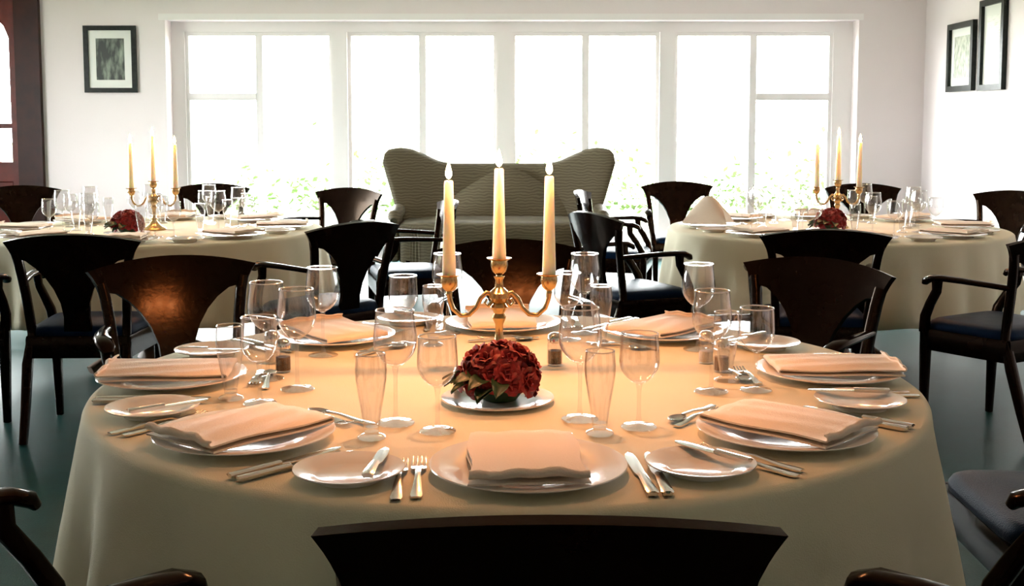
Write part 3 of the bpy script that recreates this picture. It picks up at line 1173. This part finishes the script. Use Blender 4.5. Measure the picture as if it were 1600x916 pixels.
# ------------------------------------------------------------------ salt and pepper
def make_shaker(fill, fmat):
    t = thing('table_shaker', 'x', 'shaker')
    prof = [(0, 0.001), (0.0175, 0.001), (0.019, 0.004), (0.019, 0.05), (0.017, 0.058), (0.0155, 0.058), (0.0172, 0.049), (0.0172, 0.004), (0, 0.004)]
    obj('glass_body', MB().lathe(prof, 8), 'crystal', t, True, 30)
    obj('contents', MB().lathe([(0, 0.005), (0.0165, 0.005), (0.0165, fill), (0, fill + 0.001)], 16), fmat, t, True, 40)
    obj('metal_cap', MB().lathe([(0.0168, 0.056), (0.0185, 0.058), (0.0185, 0.066), (0.016, 0.074), (0.009, 0.079), (0, 0.08)], 20), 'silver', t, True, 40)
    return Proto(t)


pepper = make_shaker(0.036, 'pepper')
saltsh = make_shaker(0.030, 'salt')
pepper.place((0.103, 2.775, Z), 0.2, 'pepper shaker with brown contents, right of the red posy', 'salt and pepper shakers')
pepper.place((-0.535, 2.70, Z), 0.5, 'pepper shaker among the glasses at the near table left', 'salt and pepper shakers')
saltsh.place((-0.580, 2.80, Z), 0.1, 'salt shaker among the glasses at the near table left', 'salt and pepper shakers')
pepper.place((0.490, 2.70, Z), 0.8, 'pepper shaker among the glasses at the near table right', 'salt and pepper shakers')
saltsh.place((0.470, 2.80, Z), 0.3, 'salt shaker among the glasses at the near table right', 'salt and pepper shakers')


# ------------------------------------------------------------------ candelabra and candles
def make_candelabrum():
    t = thing('candelabrum', 'x', 'candelabrum')
    obj('base', MB().lathe([(0, 0.0), (0.062, 0.0), (0.064, 0.006), (0.058, 0.012), (0.045, 0.018), (0.03, 0.03), (0.018, 0.045), (0.013, 0.055), (0.0, 0.055)], 32), 'brass', t)
    obj('stem', MB().lathe([(0.013, 0.053), (0.017, 0.06), (0.012, 0.068), (0.009, 0.09), (0.010, 0.11), (0.017, 0.125), (0.012, 0.135), (0.02, 0.15), (0.013, 0.16),
                            (0.024, 0.172), (0.024, 0.184), (0.011, 0.196), (0.009, 0.214), (0.013, 0.222)], 20), 'brass', t)

    def cup(x, z):
        return MB().lathe([(0.0, z - 0.048), (0.008, z - 0.046), (0.007, z - 0.04), (0.016, z - 0.032), (0.0205, z - 0.018), (0.019, z - 0.006), (0.029, z - 0.002),
                           (0.0295, z), (0.0168, z), (0.0168, z - 0.012), (0.0, z - 0.012)], 20, x, 0)

    obj('candle_cup', cup(0, 0.266), 'brass', t)
    for s in (-1, 1):
        p = [(s * 0.010, 0, 0.178), (s * 0.030, 0, 0.184), (s * 0.044, 0, 0.170), (s * 0.054, 0, 0.148), (s * 0.070, 0, 0.132), (s * 0.090, 0, 0.130), (s * 0.108, 0, 0.146), (s * 0.116, 0, 0.170), (s * 0.117, 0, 0.182)]
        arm = obj('arm', MB().sweep(p, [0.006, 0.006, 0.0055, 0.0055, 0.0055, 0.0055, 0.0055, 0.006, 0.007], seg=10, up=(0, 1, 0)), 'brass', t, True, 60)
        obj('candle_cup', cup(s * 0.117, 0.228), 'brass', arm)
        p = [(s * 0.012, 0, 0.168), (s * 0.026, 0, 0.152), (s * 0.034, 0, 0.160), (s * 0.028, 0, 0.170)]
        obj('scroll', MB().sweep(p, [0.005, 0.0045, 0.004, 0.0025], seg=8, up=(0, 1, 0)), 'brass', arm)
    return Proto(t)


candel = make_candelabrum()


def candle(x, y, z, h, label, watts, rt=0.0105, rb=0.0160):
    t = thing('taper_candle', label, 'candle', (x, y, z), 0, 'lit taper candles')
    obj('wax', MB().lathe([(0, 0), (rb, 0), (rb, 0.02), (rt + (rb - rt) * 0.5, h * 0.5), (rt, h - 0.004), (rt * 0.8, h - 0.001), (0.002, h - 0.004), (0, h - 0.004)], 16), 'candle_wax', t)
    obj('wick', MB().sweep([(0, 0, h - 0.006), (0, 0, h + 0.004), (0.001, 0, h + 0.010)], [0.0008, 0.0008, 0.0006], seg=6, up=(0, 1, 0)), 'wick_black', t)
    obj('flame', MB().lathe([(0, h + 0.002), (0.0045, h + 0.005), (0.0078, h + 0.012), (0.0075, h + 0.019), (0.0048, h + 0.030), (0.002, h + 0.039), (0, h + 0.044)], 14), 'flame_light', t)
    l = bpy.data.lights.new('candle_glow', 'POINT')
    l.energy = watts
    l.color = WARM
    l.shadow_soft_size = 0.012
    o = bpy.data.objects.new('candle_glow', l)
    COL.objects.link(o)
    o.parent = t
    o.location = (0, 0, h + 0.055)
    return t


def candelabrum_set(c, rz, label, where, hs, watts):
    candel.place((c[0], c[1], Z), rz, label, 'brass candelabra')
    ca, sa = math.cos(rz), math.sin(rz)
    for s, cz, h, nm in ((-1, 0.228, hs[0], 'left'), (0, 0.266, hs[1], 'middle'), (1, 0.228, hs[2], 'right')):
        candle(c[0] + s * 0.117 * ca, c[1] + s * 0.117 * sa, Z + cz - 0.012, h, 'lit cream taper candle, ' + nm + ' one of the ' + where, watts)


candelabrum_set((-0.03, 2.72), 0.05, 'brass three-armed candelabrum at the centre of the near table', 'near candelabrum', (0.232, 0.222, 0.242), CANDLE_W)
candelabrum_set((-1.955, 6.38), 0.12, 'brass three-armed candelabrum on the left far table', 'left far candelabrum', (0.262, 0.262, 0.252), CANDLE_W * 0.6)
candelabrum_set((1.81, 6.50), -0.05, 'brass three-armed candelabrum on the right far table', 'right far candelabrum', (0.25, 0.26, 0.262), CANDLE_W * 0.6)


# ------------------------------------------------------------------ red posies
def petal_bloom(seed):
    rr = random.Random(seed)
    m = MB()
    for ring, (n, rad, tilt, sz) in enumerate(((4, 0.004, 0.25, 0.017), (6, 0.010, 0.6, 0.021), (8, 0.016, 1.0, 0.023))):
        for k in range(n):
            a = 2 * PI * (k + 0.5 * ring) / n + rr.uniform(-.2, .2)
            tl = tilt + rr.uniform(-.15, .15)
            rows = []
            for i in range(4):
                q = i / 3
                row = []
                for j in range(4):
                    u = j / 3 * 2 - 1
                    w = sz * 0.62 * math.sin(PI * (0.18 + 0.62 * q)) * u
                    out = rad * 0.4 + math.sin(tl * (0.5 + q * 0.6)) * sz * q
                    up = math.cos(tl * (0.5 + q * 0.6)) * sz * q - 0.003 * u * u + rr.uniform(-.0012, .0012)
                    row.append(Vector((out * math.cos(a) - w * math.sin(a), out * math.sin(a) + w * math.cos(a), up)))
                rows.append(row)
            m.slab(rows, 0.0008)
    return m.mesh('bloom', True, 80)


def leaf_mesh():
    rows = []
    for i in range(7):
        q = i / 6
        w = 0.019 * math.sin(PI * (0.04 + 0.94 * q)) ** 0.8
        row = []
        for j in range(5):
            u = j / 4 * 2 - 1
            row.append(Vector((u * w, 0.075 * q, 0.012 * math.sin(PI * q) + 0.005 * abs(u) - 0.010 * q * q)))
        rows.append(row)
    return MB().slab(rows, 0.001).mesh('leaf', True, 80)


BL = [petal_bloom(s) for s in (1, 2, 3)]
LF = leaf_mesh()


def make_posy():
    t = thing('flower_posy', 'x', 'flowers')
    obj('flower_base', MB().lathe([(0, 0.0), (0.035, 0.0), (0.05, 0.02), (0.05, 0.05), (0.03, 0.07), (0, 0.075)], 20), 'leaf_green', t)
    rr = random.Random(4)
    spots = [(0, 0)]
    for n, el in ((6, 0.62), (10, 1.12), (11, 1.5)):
        for k in range(n):
            spots.append((el + rr.uniform(-.14, .14), 2 * PI * (k + rr.uniform(-.2, .2)) / n))
    for el, az in spots:
        d = Vector((math.sin(el) * math.cos(az), math.sin(el) * math.sin(az), math.cos(el)))
        w = rr.uniform(0.050, 0.068)
        p = Vector((0, 0, 0.040)) + Vector((d.x * w * 1.08, d.y * w * 1.08, d.z * w))
        o = obj('bloom', BL[rr.randrange(3)], 'petal_red', t)
        o.location = p
        o.rotation_mode = 'QUATERNION'
        o.rotation_quaternion = d.to_track_quat('Z', 'Y')
        s = rr.uniform(0.95, 1.25)
        o.scale = (s, s, s)
    for k in range(13):
        az = 2.35 + k * 0.19 + rr.uniform(-.12, .12)
        o = obj('leaf', LF, 'leaf_green', t)
        o.location = (0.045 * math.cos(az), 0.045 * math.sin(az), 0.014 + rr.uniform(0, 0.03))
        o.rotation_euler = (rr.uniform(-0.15, 0.2), rr.uniform(-.3, .3), az - PI / 2)
    return Proto(t)


posy = make_posy()


def make_posy_dish():
    R = 0.118
    p = [(0.0, 0.0), (R * 0.6, 0.0), (R * 0.75, 0.002), (R, 0.009), (R, 0.0115), (R * 0.97, 0.0115), (R * 0.74, 0.006), (R * 0.6, 0.004), (0, 0.004)]
    o = obj('flower_dish', MB().lathe(p, 56), 'porcelain', None, True, 50)
    tag(o, 'dish', 'dish')
    return Proto(o)


pdish = make_posy_dish()
for c, where in (((-0.03, 2.405), 'in front of the near candelabrum'), ((-2.02, 6.12), 'on the left far table'), ((1.70, 6.25), 'on the right far table')):
    pdish.place((c[0], c[1], Z), 0, 'round white dish under the red flowers ' + where, 'flower dishes')
    posy.place((c[0] + 0.005, c[1], Z + 0.006), 0, 'domed posy of dark red flowers with green leaves ' + where, 'red posies')

# ------------------------------------------------------------------ settings on the far tables
DIRN = [(-90, 'front'), (-45, 'front-right'), (0, 'right'), (45, 'back-right'), (90, 'back'), (135, 'back-left'), (180, 'left'), (225, 'front-left')]
for c, tn, off in ((LT, 'left far table', 6), (RT, 'right far table', -4)):
    for ang, nm in DIRN:
        a = math.radians(ang + off)
        p = (c[0] + 0.70 * math.cos(a), c[1] + 0.70 * math.sin(a))
        f, rz = frame_of(p, c)
        at = 'at the ' + nm + ' place of the ' + tn
        dinner.place((p[0], p[1], Z), rz, 'white dinner plate ' + at, 'dinner plates')
        if tn.startswith('right') and nm == 'left':
            tent.place((p[0], p[1], Z + 0.0195), rz + 1.2, 'cream napkin standing as a tent ' + at, 'napkins on the far tables')
        else:
            napkin.place((p[0], p[1], Z + 0.0195), rz + rj.uniform(-.2, .2), 'folded cream napkin ' + at, 'napkins on the far tables')
        q = f(-0.29, 0.0)
        bread.place((q[0], q[1], Z), rz, 'small bread plate ' + at, 'bread plates')
        q = f(0.10, 0.25)
        big_glass.place((q[0], q[1], Z), 0.3, 'tall wine glass ' + at, 'glasses on the far tables')
        q = f(0.20, 0.21)
        small_glass.place((q[0], q[1], Z), 0.3, 'shorter wine glass ' + at, 'glasses on the far tables')
        q = f(0.02, 0.30)
        tumbler.place((q[0], q[1], Z), 0.3, 'footed beer glass ' + at, 'glasses on the far tables')
